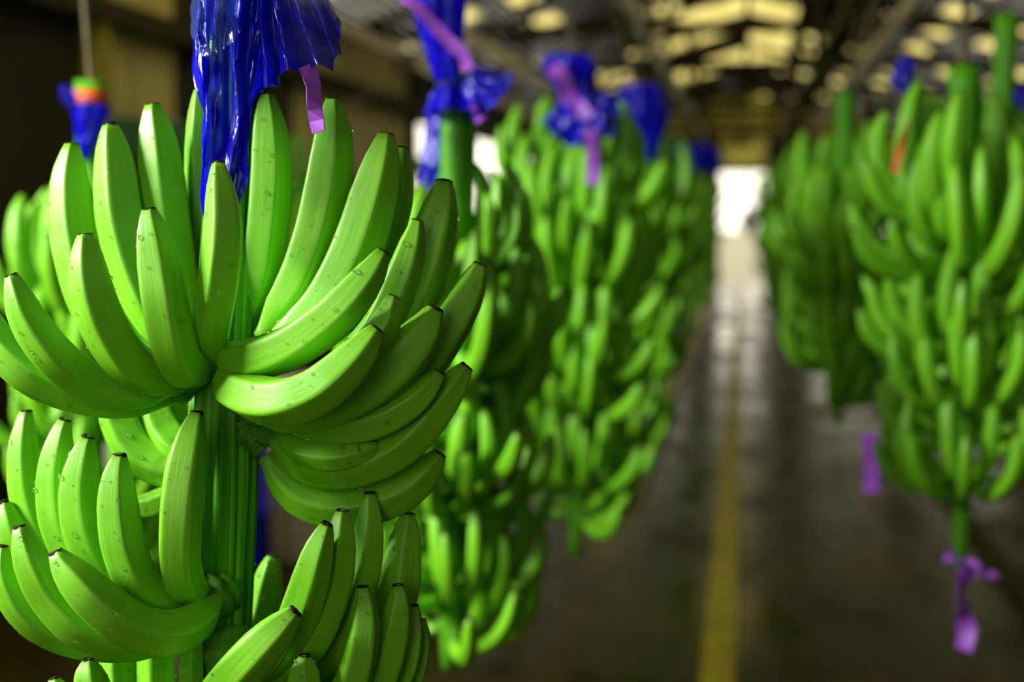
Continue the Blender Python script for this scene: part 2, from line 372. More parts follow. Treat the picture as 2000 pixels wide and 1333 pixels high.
def trolley(xb, y, ztop, label):
    """roller hook on the rail and the cord that carries a bunch"""
    x = min(RAILS, key=lambda r: abs(r-xb))
    o = empty('trolley_hook', (x, y, ZR), label, 'hook', 'roller hooks on the overhead rails')
    for s in (-1, 1):
        f = MB(); f.tube([(s*.022, 0, .035), (s*.045, 0, .035)], .032, 14); f.build('wheel', M['zinc'], o)
    f = MB(); f.bar((-.04, 0, .03), (-.04, 0, -.09), .012, .03); f.bar((.04, 0, .03), (.04, 0, -.09), .012, .03); f.bar((-.045, 0, -.09), (.045, 0, -.09), .03, .014); f.build('bracket', M['steel'], o)
    f = MB(); f.tube([(0, 0, -.09), (xb-x, 0, ztop-ZR)], .006, 6); f.build('cord', M['rope'], o)
    return o

# ------------------------------------------------------------------ the sharp bunch in front
FB = [
 # (points (x, y, depth), width, ridge angle)
 ([(330,700,1.335),(255,672,1.345),(188,602,1.35),(150,480,1.355),(139,370,1.36),(142,281,1.36)], 97, -14),
 ([(350,690,1.325),(312,640,1.33),(268,540,1.335),(238,430,1.335),(227,330,1.34),(216,243,1.34)], 100, -22),
 ([(385,680,1.335),(364,620,1.345),(340,520,1.35),(324,410,1.35),(312,300,1.35),(298,204,1.35)], 96, -6),
 ([(410,640,1.375),(398,520,1.38),(394,400,1.38),(392,300,1.38),(389,176,1.38)], 66, -30),
 ([(462,645,1.335),(488,603,1.335),(508,530,1.335),(522,420,1.335),(527,310,1.335),(520,184,1.335)], 88, 18),
 ([(510,660,1.315),(548,604,1.31),(585,545,1.305),(618,455,1.30),(640,350,1.30),(650,260,1.30),(650,193,1.30)], 96, -60),
 ([(500,695,1.305),(570,660,1.29),(640,592,1.285),(694,490,1.285),(729,380,1.285),(748,300,1.285),(754,261,1.285)], 106, -62),
 ([(600,640,1.34),(690,560,1.33),(745,470,1.33),(773,380,1.33),(784,288,1.33)], 76, 20),
 ([(560,770,1.33),(670,735,1.31),(755,660,1.30),(812,560,1.30),(845,460,1.30),(861,395,1.30),(867,353,1.30)], 108, 30),
 ([(560,775,1.28),(660,722,1.26),(740,640,1.25),(785,540,1.25),(806,470,1.25),(815,430,1.25)], 78, 25),
 ([(600,840,1.32),(720,795,1.30),(812,728,1.29),(880,632,1.29),(918,565,1.29),(938,517,1.29)], 92, 40),
 ([(428,680,1.275),(470,703,1.235),(560,680,1.20),(650,618,1.185),(715,545,1.18),(749,491,1.18)], 92, 22),
 ([(520,790,1.26),(620,762,1.235),(700,712,1.22),(748,640,1.215),(769,578,1.215)], 78, 15),
 ([(436,718,1.275),(466,763,1.225),(540,785,1.18),(620,762,1.165),(690,702,1.16),(737,642,1.16)], 100, 28),
 ([(500,812,1.285),(600,800,1.255),(690,772,1.24),(770,716,1.23),(825,652,1.23),(851,603,1.23)], 108, 48),
 ([(530,800,1.295),(590,818,1.275),(650,832,1.26),(730,824,1.25),(800,789,1.245),(845,746,1.245),(859,727,1.245)], 78, -10),
 ([(530,850,1.305),(575,890,1.29),(632,912,1.28),(712,904,1.275),(790,862,1.27),(858,787,1.27),(898,735,1.27),(912,716,1.27)], 92, 0),
 ([(545,850,1.29),(590,882,1.27),(645,892,1.258),(700,884,1.255),(738,872,1.255)], 58, 10),
 ([(518,890,1.315),(555,935,1.315),(612,975,1.31),(690,985,1.305),(780,957,1.305),(838,912,1.305),(859,885,1.305)], 98, 10),
 ([(380,742,1.285),(312,738,1.25),(250,703,1.22),(203,630,1.205),(178,550,1.20),(167,457,1.20)], 97, -22),
 ([(398,702,1.28),(372,722,1.24),(343,690,1.215),(322,600,1.20),(306,500,1.20),(290,409,1.20)], 92, 10),
 ([(420,715,1.285),(410,690,1.255),(418,615,1.215),(431,530,1.20),(437,430,1.195),(427,318,1.20)], 82, -25),
 ([(345,757,1.295),(262,765,1.26),(182,748,1.24),(112,698,1.22),(57,625,1.215),(22,538,1.215)], 84, -12),
 ([(335,780,1.305),(240,783,1.28),(150,770,1.265),(62,735,1.25),(0,675,1.25),(-32,595,1.25)], 84, 10),
 # second hand, turned the other way
 ([(372,935,1.36),(320,912,1.37),(270,880,1.375),(236,820,1.38),(216,750,1.38)], 88, -30),
 ([(392,905,1.37),(350,880,1.37),(318,840,1.38),(295,775,1.39)], 84, -20),
 ([(395,890,1.40),(356,830,1.40),(338,760,1.40)], 44, -20),
 ([(385,958,1.36),(335,975,1.36),(290,990,1.36),(252,988,1.36)], 58, 30),
 ([(335,1185,1.33),(205,1150,1.335),(112,1085,1.335),(65,1000,1.335),(48,900,1.335),(51,803,1.335)], 78, -10),
 ([(345,1182,1.31),(235,1162,1.305),(162,1105,1.30),(118,1020,1.295),(109,930,1.295),(118,860,1.295),(127,820,1.295)], 82, -5),
 ([(355,1182,1.295),(272,1170,1.28),(206,1112,1.275),(166,1040,1.27),(155,960,1.27),(164,890,1.27),(172,854,1.27)], 88, 2),
 ([(378,1182,1.285),(318,1178,1.25),(270,1138,1.235),(241,1070,1.23),(229,990,1.23),(229,930,1.23),(234,889,1.23)], 88, 5),
 ([(398,1155,1.285),(366,1146,1.25),(350,1100,1.235),(350,1020,1.225),(358,930,1.225),(372,855,1.23),(384,807,1.235)], 88, 22),
 ([(425,1170,1.285),(380,1215,1.25),(320,1237,1.225),(250,1220,1.21),(180,1165,1.20),(131,1112,1.20),(108,1079,1.20)], 96, -70),
 ([(365,1240,1.295),(250,1253,1.26),(165,1229,1.24),(102,1168,1.235),(62,1098,1.23),(38,1029,1.23)], 86, -5),
 ([(335,1260,1.31),(205,1258,1.28),(112,1236,1.265),(47,1190,1.255),(10,1122,1.25),(5,1068,1.25)], 76, -20),
 ([(205,1200,1.35),(100,1140,1.33),(32,1062,1.32),(6,982,1.32)], 76, 0),
 # third hand
 ([(455,1305,1.29),(520,1300,1.26),(570,1228,1.24),(602,1142,1.23),(621,1075,1.225),(638,1025,1.225)], 84, 16),
 ([(470,1330,1.305),(550,1312,1.275),(610,1242,1.26),(646,1152,1.255),(663,1070,1.25),(669,998,1.25)], 84, 0),
 ([(500,1340,1.32),(600,1325,1.30),(670,1232,1.29),(707,1130,1.285),(721,1040,1.28),(722,963,1.28)], 76, -6),
 ([(560,1350,1.33),(680,1330,1.32),(745,1250,1.315),(777,1160,1.31),(789,1080,1.31),(798,1003,1.31)], 88, 0),
 ([(560,1430,1.285),(640,1402,1.255),(690,1330,1.24),(708,1250,1.235),(712,1190,1.235),(709,1146,1.235)], 72, -25),
 ([(590,1440,1.30),(690,1405,1.28),(745,1322,1.27),(770,1240,1.265),(779,1180,1.26),(777,1144,1.26)], 74, -18),
 ([(620,1440,1.32),(720,1405,1.30),(780,1330,1.295),(804,1260,1.29),(810,1183,1.29)], 54, -20),
 ([(650,1440,1.335),(750,1405,1.32),(808,1320,1.315),(825,1260,1.31),(825,1210,1.31)], 46, -20),
 ([(335,1425,1.275),(400,1388,1.235),(457,1322,1.21),(511,1263,1.20),(551,1222,1.20),(578,1194,1.20)], 97, 18),
 ([(555,1440,1.255),(580,1405,1.235),(592,1345,1.23),(595,1282,1.23)], 72, 5),
 ([(430,1290,1.42),(480,1262,1.42),(510,1200,1.43),(524,1140,1.43),(533,1086,1.43)], 66, -25),
 ([(255,1430,1.26),(202,1390,1.255),(178,1335,1.25),(172,1289,1.25)], 74, 0),
 ([(165,1440,1.275),(122,1395,1.265),(105,1326,1.265)], 62, 0),
 ([(405,1430,1.305),(380,1380,1.295),(373,1300,1.29),(380,1225,1.29)], 50, 0),
 ([(335,1430,1.35),(312,1370,1.345),(308,1270,1.345),(318,1200,1.345)], 78, -20),
 ([(265,1430,1.36),(240,1370,1.355),(232,1270,1.355),(240,1200,1.355)], 78, -20),
]
root = empty('banana_bunch', at(420, 1480, 1.31), 'large sharp green banana bunch wet with droplets, under a torn blue bag', 'banana bunch', 'hanging banana bunches')
O = root.location.copy()
drops = MB(); rnd = random.Random(11)
NOTIP = {3, 17, 26, 27, 50, 51, 52}
crowns = {}
for i, (pp, wpx, rg) in enumerate(FB):
    pts = [at(*q)-O for q in pp]; dm = sum(q[2] for q in pp)/len(pp)
    view = (EYE-O-pts[len(pts)//2]).normalized()
    V, Fc, uv, end = banana_geo(pts, wpx/2*dm/F*.985, view, R(rg), 60, 34)
    b = obj('banana', mesh('banana', V, Fc, M['banana'], uv), root)
    if i not in NOTIP:
        tv, tf = tip_geo(end, i, 16, rnd.uniform(.3, .6) if i < 24 else rnd.uniform(.6, 1.0)); obj('blossom_end', mesh('blossom_end', tv, tf, M['tip']), b)
    # beads of water on the skin
    for _ in range(64):
        ring = rnd.randrange(5, 32); k = rnd.randrange(60); p = V[ring*60+k]; a = V[ring*60+(k+1) % 60]; c = V[min(33, ring+1)*60+k]
        n = (a-p).cross(c-p).normalized()
        if n.dot(view) < -.15: continue
        r = rnd.choice((.0005, .0006, .0007, .0007, .0008, .0009, .0010, .0012, .0016, .0024)) * rnd.uniform(.8, 1.15)
        q = p.lerp(a, rnd.random()).lerp(c, rnd.random()*.5)
        drops.add(*drop_geo(q, n, r, rnd))
SP = [(462,-190,1.34),(460,100,1.345),(456,400,1.345),(442,690,1.335),(437,800,1.33),(432,1000,1.33),(428,1150,1.33),(424,1300,1.33),(420,1480,1.33)]
V, Fc, uv = stem_geo([at(*p)-O for p in SP], [.020,.020,.021,.031,.0315,.0305,.030,.028,.026], 72, 90, 15, .16)
st = obj('stem', mesh('stem', V, Fc, M['stem'], uv), root)
rnd2 = random.Random(3)
for _ in range(420):
    i = rnd2.randrange(25, 86); k = rnd2.randrange(72); p = V[i*72+k]; a = V[i*72+(k+1) % 72]; c = V[(i+1)*72+k]
    n = (a-p).cross(c-p).normalized()
    if n.dot((EYE-O-p).normalized()) > -.1: drops.add(*drop_geo(p, n, rnd2.uniform(.0003, .0009), rnd2))
tag(drops.build('water_droplets', M['water'], root, True), kind='stuff')
# the cushions that join each hand of fruit to the stem
for pts, rr in (([(345,772,1.30),(385,725,1.29),(425,712,1.288),(470,760,1.29),(520,808,1.30),(535,860,1.31)], [.012,.016,.017,.018,.02,.016]),
                ([(500,640,1.34),(455,660,1.35),(400,665,1.35),(350,690,1.34)], [.012,.018,.018,.012]),
                ([(345,1190,1.30),(385,1175,1.30),(420,1165,1.30),(440,1150,1.31)], [.014,.022,.024,.018]),
                ([(440,1230,1.31),(450,1300,1.30),(480,1345,1.30),(560,1430,1.30)], [.02,.024,.022,.016]),
                ([(515,880,1.32),(490,850,1.32),(470,830,1.325)], [.013,.02,.02]),
                ([(375,940,1.36),(410,920,1.35),(430,930,1.34)], [.012,.018,.02])):
    f = MB(); P = spline([at(*p)-O for p in pts], 24); r2 = [v.x for v in spline([(r, 0, 0) for r in rr], 24)]
    r2 = [r*(1+.12*math.sin(i*1.9)+.06*math.sin(i*4.3)) for i, r in enumerate(r2)]
    f.tube(P, r2, 18); f.build('hand_crown', M['crown'], root, True)
s_top = at(452, -190, 1.33)
trolley(s_top.x, s_top.y, s_top.z-.01, 'roller hook carrying the large sharp wet bunch')

# ------------------------------------------------------------------ plastic bags and ribbons
def film(name, top, bottom, m, parent, nu=90, nv=50, pleats=9, amp=.006, seed=1, O=Vector(), wob=.004, hole=None, curl=0):
    """loft of plastic film between an upper and a lower edge, gathered in pleats that open downwards"""
    A = spline([at(*p) for p in top], nu); B = spline([at(*p) for p in bottom], nu); V = []
    for j in range(nv):
        v = j/(nv-1)
        for i in range(nu):
            u = i/(nu-1); p = A[i].lerp(B[i], v)
            n = noise.noise(Vector((u*7, v*3, seed)))*wob*2 + noise.noise(Vector((u*20, v*9, seed+9)))*wob*.7
            fold = amp*(.35+.9*v)*(abs(math.sin(PI*pleats*u+1.3*noise.noise(Vector((u*3, v*2, seed+4)))))-.5)
            V.append(p - FWD*(fold+n + curl*math.sin(PI*u)*math.sin(PI*min(1, v*1.1))) + RIGHT*n*.6 - O)
    Fc = []
    for j in range(nv-1):
        for i in range(nu-1):
            if hole and (((i+.5)/nu-hole[0])/hole[2])**2 + (((j+.5)/nv-hole[1])/hole[3])**2 < 1: continue
            Fc.append((j*nu+i, j*nu+i+1, (j+1)*nu+i+1, (j+1)*nu+i))
    return obj(name, mesh(name, V, Fc, m), parent)
def strip(name, pts, width, m, parent, O=Vector(), twist=.5, th=.0006, n=26):
    """ribbon with a little thickness along pts, turning slightly as it falls"""
    P = spline([at(*p) for p in pts], n); T = tangents(P); V = []
    for i, (p, t) in enumerate(zip(P, T)):
        a = t.cross(FWD).normalized(); ang = twist*math.sin(i/n*5); a = (a*math.cos(ang)+FWD*math.sin(ang)).normalized(); b = a.cross(t)
        wd = width*(1+.06*math.sin(i*1.1))
        V += [p+a*wd/2+b*th-O, p-a*wd/2+b*th-O, p-a*wd/2-b*th-O, p+a*wd/2-b*th-O]
    Fc = [(i*4+k, i*4+(k+1) % 4, i*4+4+(k+1) % 4, i*4+4+k) for i in range(n-1) for k in range(4)] + [(3, 2, 1, 0), tuple((n-1)*4+k for k in range(4))]
    return obj(name, mesh(name, V, Fc, m, smooth=False), parent)

O1 = at(470, -150, 1.29)
bag = empty('plastic_bag', O1, 'torn crinkled blue plastic bag draped over the large sharp bunch', 'plastic bag', 'blue plastic bags on the bunches')
film('bag_sheet', [(395,-160,1.27),(420,-165,1.255),(450,-165,1.25),(480,-165,1.25),(505,-160,1.255),(520,-150,1.26)],
     [(372,110,1.265),(386,175,1.262),(402,235,1.26),(398,330,1.258),(397,460,1.262),(440,470,1.262),(474,390,1.265),(486,280,1.268),(500,195,1.27),(512,172,1.272)], M['film'], bag, 140, 120, 4, .014, 2, O1, .006, (.40, .45, .06, .022))
film('bag_skirt', [(490,-160,1.25),(510,-165,1.248),(530,-165,1.248),(550,-160,1.25),(575,-150,1.255)],
     [(508,182,1.268),(534,172,1.26),(552,150,1.255),(590,138,1.25),(640,132,1.25),(657,128,1.25),(668,78,1.252),(664,44,1.258)], M['thinfilm'], bag, 120, 50, 5, .024, 6, O1, .003)
film('bag_fold', [(385,-150,1.235),(415,-160,1.228),(445,-160,1.228),(470,-150,1.235)],
     [(376,60,1.235),(388,98,1.225),(408,112,1.222),(440,96,1.225),(470,60,1.235)], M['clearfilm'], bag, 80, 50, 2, .006, 8, O1, .007, (.52, .90, .06, .05), .022)
film('bag_back', [(400,-160,1.40),(450,-165,1.40),(500,-160,1.40),(540,-150,1.40)], [(405,170,1.37),(440,420,1.365),(470,560,1.36),(480,300,1.365),(515,180,1.37)], M['film'], bag, 60, 50, 6, .008, 12, O1)
f = MB(); f.tube([at(462+55*math.cos(a), -158-8*math.sin(a), 1.32-.072*math.sin(a)*1.0) for a in [k*PI/10 for k in range(21)]], .006, 8)
f.build('tie', M['ribbon'], bag, True, O1)
rb = tag(strip('ribbon', [(598,128,1.244),(612,165,1.242),(614,205,1.24),(622,258,1.238)], .0145, M['ribbon'], None, twist=.7, n=7), 'purple ribbon tail hanging below the torn blue bag in front of a sharp banana', 'ribbon', 'purple ribbons')

# ------------------------------------------------------------------ the other bunches
def template(kind, seg, rings):
    shapes = [[(0,0,0),(.045,0,-.012),(.095,0,.012),(.125,0,.07),(.128,0,.135),(.118,0,.175)],
              [(0,0,0),(.050,0,-.004),(.105,0,.030),(.140,0,.085),(.148,0,.150)],
              [(0,0,0),(.040,0,.000),(.080,0,.040),(.100,0,.100),(.098,0,.170),(.090,0,.195)],
              [(0,0,0),(.055,0,-.012),(.115,0,.000),(.160,0,.040),(.182,0,.095)]]
    V, Fc, uv, end = banana_geo(shapes[kind], .0195, (1, 0, -.3), R((kind*17) % 72), seg, rings)
    me = mesh('banana', V, Fc, M['banana'], uv); tv, tf = tip_geo(end, kind, 8)
    return me, mesh('blossom_end', tv, tf, M['tip'])
TPL = {'mid': [template(k, 20, 16) for k in range(4)], 'far': [template(k, 10, 10) for k in range(4)]}
ALL = 'hanging banana bunches'
def bunch(px, d, y_top, y_first, y_last, y_end, label, seed, hands, per=15, size=1., lod='mid', spin=0, bend=.0, tips=False, r_stem=.03, first=1.):
    """stem from y_top to y_end with hands of fruit between y_first and y_last (all at depth d on the picture's px)"""
    rnd = random.Random(seed)
    a, b = at(px, y_top, d), at(px, y_end, d); b = Vector((a.x, a.y, b.z))
    root = empty('banana_bunch', b, label, 'banana bunch', ALL); H = a.z-b.z
    lean = Vector((rnd.uniform(-1, 1), rnd.uniform(-1, 1), 0))*bend
    pts = [Vector((0, 0, H)) , lean*.3+Vector((0, 0, H*.66)), lean+Vector((0, 0, H*.33)), lean*.8]
    V, Fc, uv = stem_geo(pts, [r_stem, r_stem*.95, r_stem*.75, r_stem*.5], 24, 24, 11, .08, seed)
    obj('stem', mesh('stem', V, Fc, M['stem'], uv), root)
    z0 = at(px, y_first, d).z-b.z; z1 = at(px, y_last, d).z-b.z
    for h in range(hands):
        q = h/max(1, hands-1); z = z0+(z1-z0)*q; ctr = spin + h*2.3 + rnd.uniform(-.3, .3)
        s = size*(1.06-.20*q)*(first if h == 0 else 1)
        n = int(per*(1.05-.25*q)); arc = R(225)
        c0 = lean*min(1, (H-z)/H*1.2)
        f = MB(); f.tube([c0+Vector((math.cos(ctr+t*arc/2)*r_stem*1.0, math.sin(ctr+t*arc/2)*r_stem*1.0, z-.005)) for t in [-1+.2*k for k in range(11)]], .016*s, 8)
        f.build('hand_crown', M['crown'], root, True)
        for k in range(n):
            row = k % 2; ang = ctr - arc/2 + arc*(k+.5)/n + rnd.uniform(-.05, .05)
            me, tm = TPL[lod][(rnd.choice((0, 1, 3)) if not row else rnd.choice((0, 2)))]
            o = bpy.data.objects.new('banana', me); C.objects.link(o); o.parent = root
            dr = Vector((math.cos(ang), math.sin(ang), 0))
            o.location = c0 + dr*r_stem*.95 + Vector((0, 0, z + (.022 if row else -.012)*s))
            o.rotation_euler = (rnd.uniform(-.12, .12), rnd.uniform(-.12, .22)-(.30 if row else 0)*rnd.uniform(.4, 1), ang+rnd.uniform(-.08, .08))
            sc = s*rnd.uniform(.9, 1.1); o.scale = (sc, sc*rnd.uniform(.95, 1.08), sc)
            if tips and tm:
                e = bpy.data.objects.new('blossom_end', tm); C.objects.link(e); e.parent = o
    return root, a
def hang(a, label): trolley(a.x, a.y, a.z-.01, label)

HOOK = dict(b2='bunch with the thick cut stem', b3='bunch whose bag has the purple ribbon', b4='bunch with the drooping dark blue bag', b5='fifth bunch of the row by the yellow line',
  b6='sixth bunch of the row by the yellow line', b7='seventh bunch of the row by the yellow line', b8='last bunch of the row by the yellow line', r1='bunch with the purple-tied stem end',
  r2='bunch beside the purple strip', r3='bunch with the tall pale stem', r4='third bunch across the aisle', r5='fourth bunch across the aisle', r6='last bunch across the aisle',
  b9='small bunch beyond the row by the yellow line', r7='small bunch beyond the row across the aisle', r8='smallest bunch by the far doorway',
  l1='blue bag with the orange band', l2='distant dim bunch between the sharp bananas')
B = {}
def pxr(x, d): return 1455 + x/d*2778*1.02
spec = [
 # px, depth, y: stem top, first hand, last hand, stem end, label, seed, hands, per, size, lod
 ('b2', 893, 2.35, 120, 512, 1262, 1345, 'blurred green bunch just behind the sharp one, thick cut stem under a tied blue bag', 21, 9, 17, .90, 'mid', 1.0),
 ('b3', 1125, 3.35, 120, 385, 1020, 1110, 'green bunch with a purple ribbon across its blue bag, third along the row', 33, 9, 17, .98, 'mid', 1.2),
 ('b4', 1248, 4.75, 180, 400, 860, 960, 'green bunch under a drooping dark blue bag, fourth along the row', 45, 8, 16, 1.0, 'mid', 2.0),
 ('b5', pxr(-.45, 6.2), 6.2, 240, 400, 760, 830, 'shaded green bunch fifth along the row, next to the drooping dark blue bag', 51, 7, 15, 1.1, 'far', .4),
 ('b6', pxr(-.45, 7.8), 7.8, 270, 400, 690, 745, 'dark green bunch sixth along the row beside the yellow line', 57, 7, 14, 1.15, 'far', 1.4),
 ('b7', pxr(-.43, 9.6), 9.6, 300, 400, 640, 680, 'dark green bunch seventh along the row beside the yellow line', 63, 7, 14, 1.15, 'far', 2.4),
 ('b8', pxr(-.43, 11.8), 11.8, 320, 400, 590, 630, 'dark green bunch at the far end of the row beside the yellow line', 69, 7, 14, 1.15, 'far', 3.3),
 ('b9', pxr(-.42, 15), 15, 340, 400, 550, 580, 'small dark bunch glimpsed beyond the end of the row beside the yellow line', 71, 6, 12, 1.15, 'far', .3),
 ('r1', 1885, 2.72, 130, 400, 955, 1125, 'green bunch across the aisle with a long bare stem end tied in purple', 77, 7, 16, .95, 'mid', 2.6),
 ('r2', 1652, 4.1, 180, 415, 780, 840, 'green bunch across the aisle beside the purple strip, behind the one tied in purple', 83, 6, 16, 1.0, 'mid', .9),
 ('r3', 1968, 3.6, 30, 360, 830, 960, 'green bunch across the aisle hanging from a tall pale stem, partly out of the picture', 89, 7, 16, 1.05, 'mid', 1.9),
 ('r4', pxr(.36, 5.3), 5.3, 240, 400, 720, 800, 'shaded green bunch third across the aisle', 95, 7, 15, 1.1, 'far', .2),
 ('r5', pxr(.33, 7.2), 7.2, 280, 400, 660, 720, 'dark green bunch fourth across the aisle', 101, 7, 14, 1.15, 'far', 1.1),
 ('r6', pxr(.32, 9.6), 9.6, 300, 400, 600, 660, 'dark green bunch at the far end of the row across the aisle', 107, 7, 14, 1.15, 'far', 2.1),
 ('r7', pxr(.32, 12.5), 12.5, 320, 400, 560, 600, 'small dark bunch beyond the end of the row across the aisle', 109, 6, 12, 1.15, 'far', .9),
 ('r8', pxr(.32, 16), 16, 340, 400, 530, 560, 'smallest dark bunch, nearest the far doorway, across the aisle', 111, 6, 12, 1.15, 'far', 2.9),
 ('l1', 178, 2.75, 158, 600, 1230, 1330, 'blurred bright green bunch seen behind the sharp one, below an orange band', 113, 6, 16, .95, 'mid', 4.0),
 ('l2', 582, 7.6, 265, 440, 640, 690, 'distant dim bunch glimpsed between two sharp upright bananas', 119, 6, 14, 1.1, 'far', 1.0),
]
for k, px, d, yt, y0, y1, ye, label, seed, hands, per, size, lod, spin in spec:
    B[k] = bunch(px, d, yt, y0, y1, ye, label, seed, hands, per, size, lod, spin, .03, d < 3, .034 if k == 'b2' else .03, .74 if k == 'b2' else 1)
    hang(B[k][1], 'roller hook above the ' + HOOK[k])

BG = 'blue plastic bags on the bunches'
# bag on the second bunch: an inflated upper sleeve, a dark tie, a skirt with a long tail
def sleeve(name, rings, m, parent, O, seg=40, pleats=7, amp=.12, seed=1):
    V = []; n = len(rings)*5; P = spline([at(*q[:3]) for q in rings], n); W = spline([(q[3], q[4], 0) for q in rings], n)
    for j in range(n):
        for k in range(seg):
            th = 2*PI*k/seg; r = 1 + amp*math.sin(pleats*th+j*.12) + .12*noise.noise(Vector((math.cos(th)*2, math.sin(th)*2, j*.15+seed)))
            V.append(P[j] + RIGHT*W[j].x*r*math.cos(th) + FWD*W[j].y*r*math.sin(th) - O)
    Fc = [(j*seg+k, j*seg+(k+1) % seg, (j+1)*seg+(k+1) % seg, (j+1)*seg+k) for j in range(n-1) for k in range(seg)]
    return obj(name, mesh(name, V, Fc, m), parent)
O2 = at(875, 165, 2.33)
g = empty('plastic_bag', O2, 'blue bag tied with dark cord over the thick cut stem, puffed above the tie', 'plastic bag', BG)
sleeve('bag_sleeve', [(848,-90,2.33,.045,.04),(852,-30,2.33,.05,.045),(860,50,2.33,.05,.045),(870,120,2.33,.038,.04),(880,165,2.33,.020,.022)], M['film'], g, O2, seed=4)
sleeve('bag_collar', [(880,165,2.33,.022,.024),(885,185,2.32,.042,.042),(888,222,2.31,.050,.05)], M['film'], g, O2, seed=8)
film('bag_tail', [(838,185,2.31),(850,180,2.30),(862,185,2.29)], [(818,350,2.31),(838,375,2.30),(858,340,2.29)], M['film'], g, 30, 40, 3, .006, 3, O2, .004)
film('bag_skirt', [(900,172,2.29),(915,150,2.29),(930,128,2.30)], [(925,235,2.27),(965,205,2.27),(1000,160,2.28),(985,140,2.30)], M['film'], g, 40, 30, 4, .01, 5, O2, .005)
f = MB(); f.tube([at(880+24*math.cos(a), 166, 2.33-.026*math.sin(a)) for a in [k*PI/8 for k in range(17)]], .006, 8); f.build('tie', M['steel'], g, True, O2)
tag(strip('ribbon', [(782,-14,2.27),(820,18,2.265),(868,72,2.265),(905,108,2.27),(914,138,2.275)], .021, M['ribbon'], None), 'mauve ribbon slanting across the puffed blue bag', 'ribbon', 'purple ribbons')
tag(strip('ribbon', [(925,205,2.262),(936,222,2.258),(934,240,2.262)], .018, M['ribbon'], None, twist=1.2), 'small pink ribbon knot at the skirt of the tied blue bag', 'ribbon', 'purple ribbons')
O3 = at(1125, 220, 3.3)
g = empty('plastic_bag', O3, 'crumpled blue bag crossed by a purple ribbon on the third bunch of the row', 'plastic bag', BG)
sleeve('bag_sleeve', [(1110,112,3.33,.055,.05),(1115,140,3.33,.062,.055),(1122,180,3.33,.060,.055),(1130,215,3.33,.035,.04),(1128,240,3.32,.06,.055)], M['film'], g, O3, seed=14)
film('bag_skirt', [(1100,195,3.26),(1130,190,3.25),(1165,185,3.25),(1195,180,3.27)], [(1060,235,3.27),(1110,285,3.24),(1155,270,3.23),(1200,262,3.24),(1205,210,3.27)], M['film'], g, 60, 30, 6, .02, 15, O3, .01)
tag(strip('ribbon', [(1078,130,3.26),(1100,150,3.25),(1112,190,3.25),(1135,215,3.24),(1150,232,3.23)], .036, M['ribbon'], None), 'purple ribbon wound across the crumpled blue bag', 'ribbon', 'purple ribbons')
tag(strip('ribbon', [(1153,250,3.22),(1156,290,3.215),(1158,330,3.21),(1157,360,3.21)], .027, M['ribbon'], None, twist=.2), 'purple ribbon end hanging straight below the crumpled blue bag', 'ribbon', 'purple ribbons')
O4 = at(1250, 240, 4.7)
g = empty('plastic_bag', O4, 'drooping dark blue bag on the fourth bunch of the row', 'plastic bag', BG)
sleeve('bag_sleeve', [(1250,168,4.7,.06,.05),(1252,200,4.7,.075,.07),(1255,240,4.7,.085,.08),(1258,285,4.7,.075,.07),(1262,312,4.7,.035,.035)], M['film'], g, O4, seed=24)
O5 = at(1385, 322, 9)
g = empty('plastic_bag', O5, 'small blue bag far along the row above the dark bunches', 'plastic bag', BG)
sleeve('bag_sleeve', [(1350,285,7.6,.10,.10),(1365,310,7.6,.13,.12),(1385,330,7.6,.07,.08)], M['film'], g, O5, seed=29)
O6 = at(1766, 150, 2.75)
g = empty('plastic_bag', O6, 'small blue bag scrap beside the cut stem tied in purple below', 'plastic bag', BG)
film('bag_scrap', [(1755,118,2.75),(1768,108,2.74),(1782,120,2.75)], [(1738,160,2.74),(1765,182,2.73),(1792,165,2.74)], M['film'], g, 30, 24, 3, .012, 31, O6, .006)
O7 = at(1992, 200, 3.3)
g = empty('plastic_bag', O7, 'blue bag scrap by the tall pale stem at the picture edge', 'plastic bag', BG)
film('bag_scrap', [(1985,176,3.3),(2005,170,3.29),(2020,180,3.3)], [(1982,200,3.29),(2005,215,3.28),(2025,205,3.29)], M['film'], g, 24, 20, 3, .012, 35, O7, .006)
O8 = at(165, 230, 2.9)
g = empty('plastic_bag', O8, 'blurred blue bag held by an orange band on a cut stem', 'plastic bag', BG)
a, b = at(178, 158, 2.75), at(172, 330, 2.75)
sleeve('bag_sleeve', [(178,196,2.72,.028,.03),(178,225,2.72,.032,.034),(172,260,2.72,.030,.03),(164,300,2.72,.014,.02),(160,316,2.72,.006,.01)], M['film'], g, O8, seed=41)
film('bag_scrap', [(118,165,2.7),(135,170,2.7),(152,175,2.7)], [(116,185,2.7),(135,208,2.69),(152,212,2.69)], M['film'], g, 24, 20, 2, .008, 43, O8, .004)
f = MB(); f.tube([at(178, 180, 2.72), at(178, 206, 2.72)], .0335, 20); f.build('orange_band', M['orange'], g, True, O8)
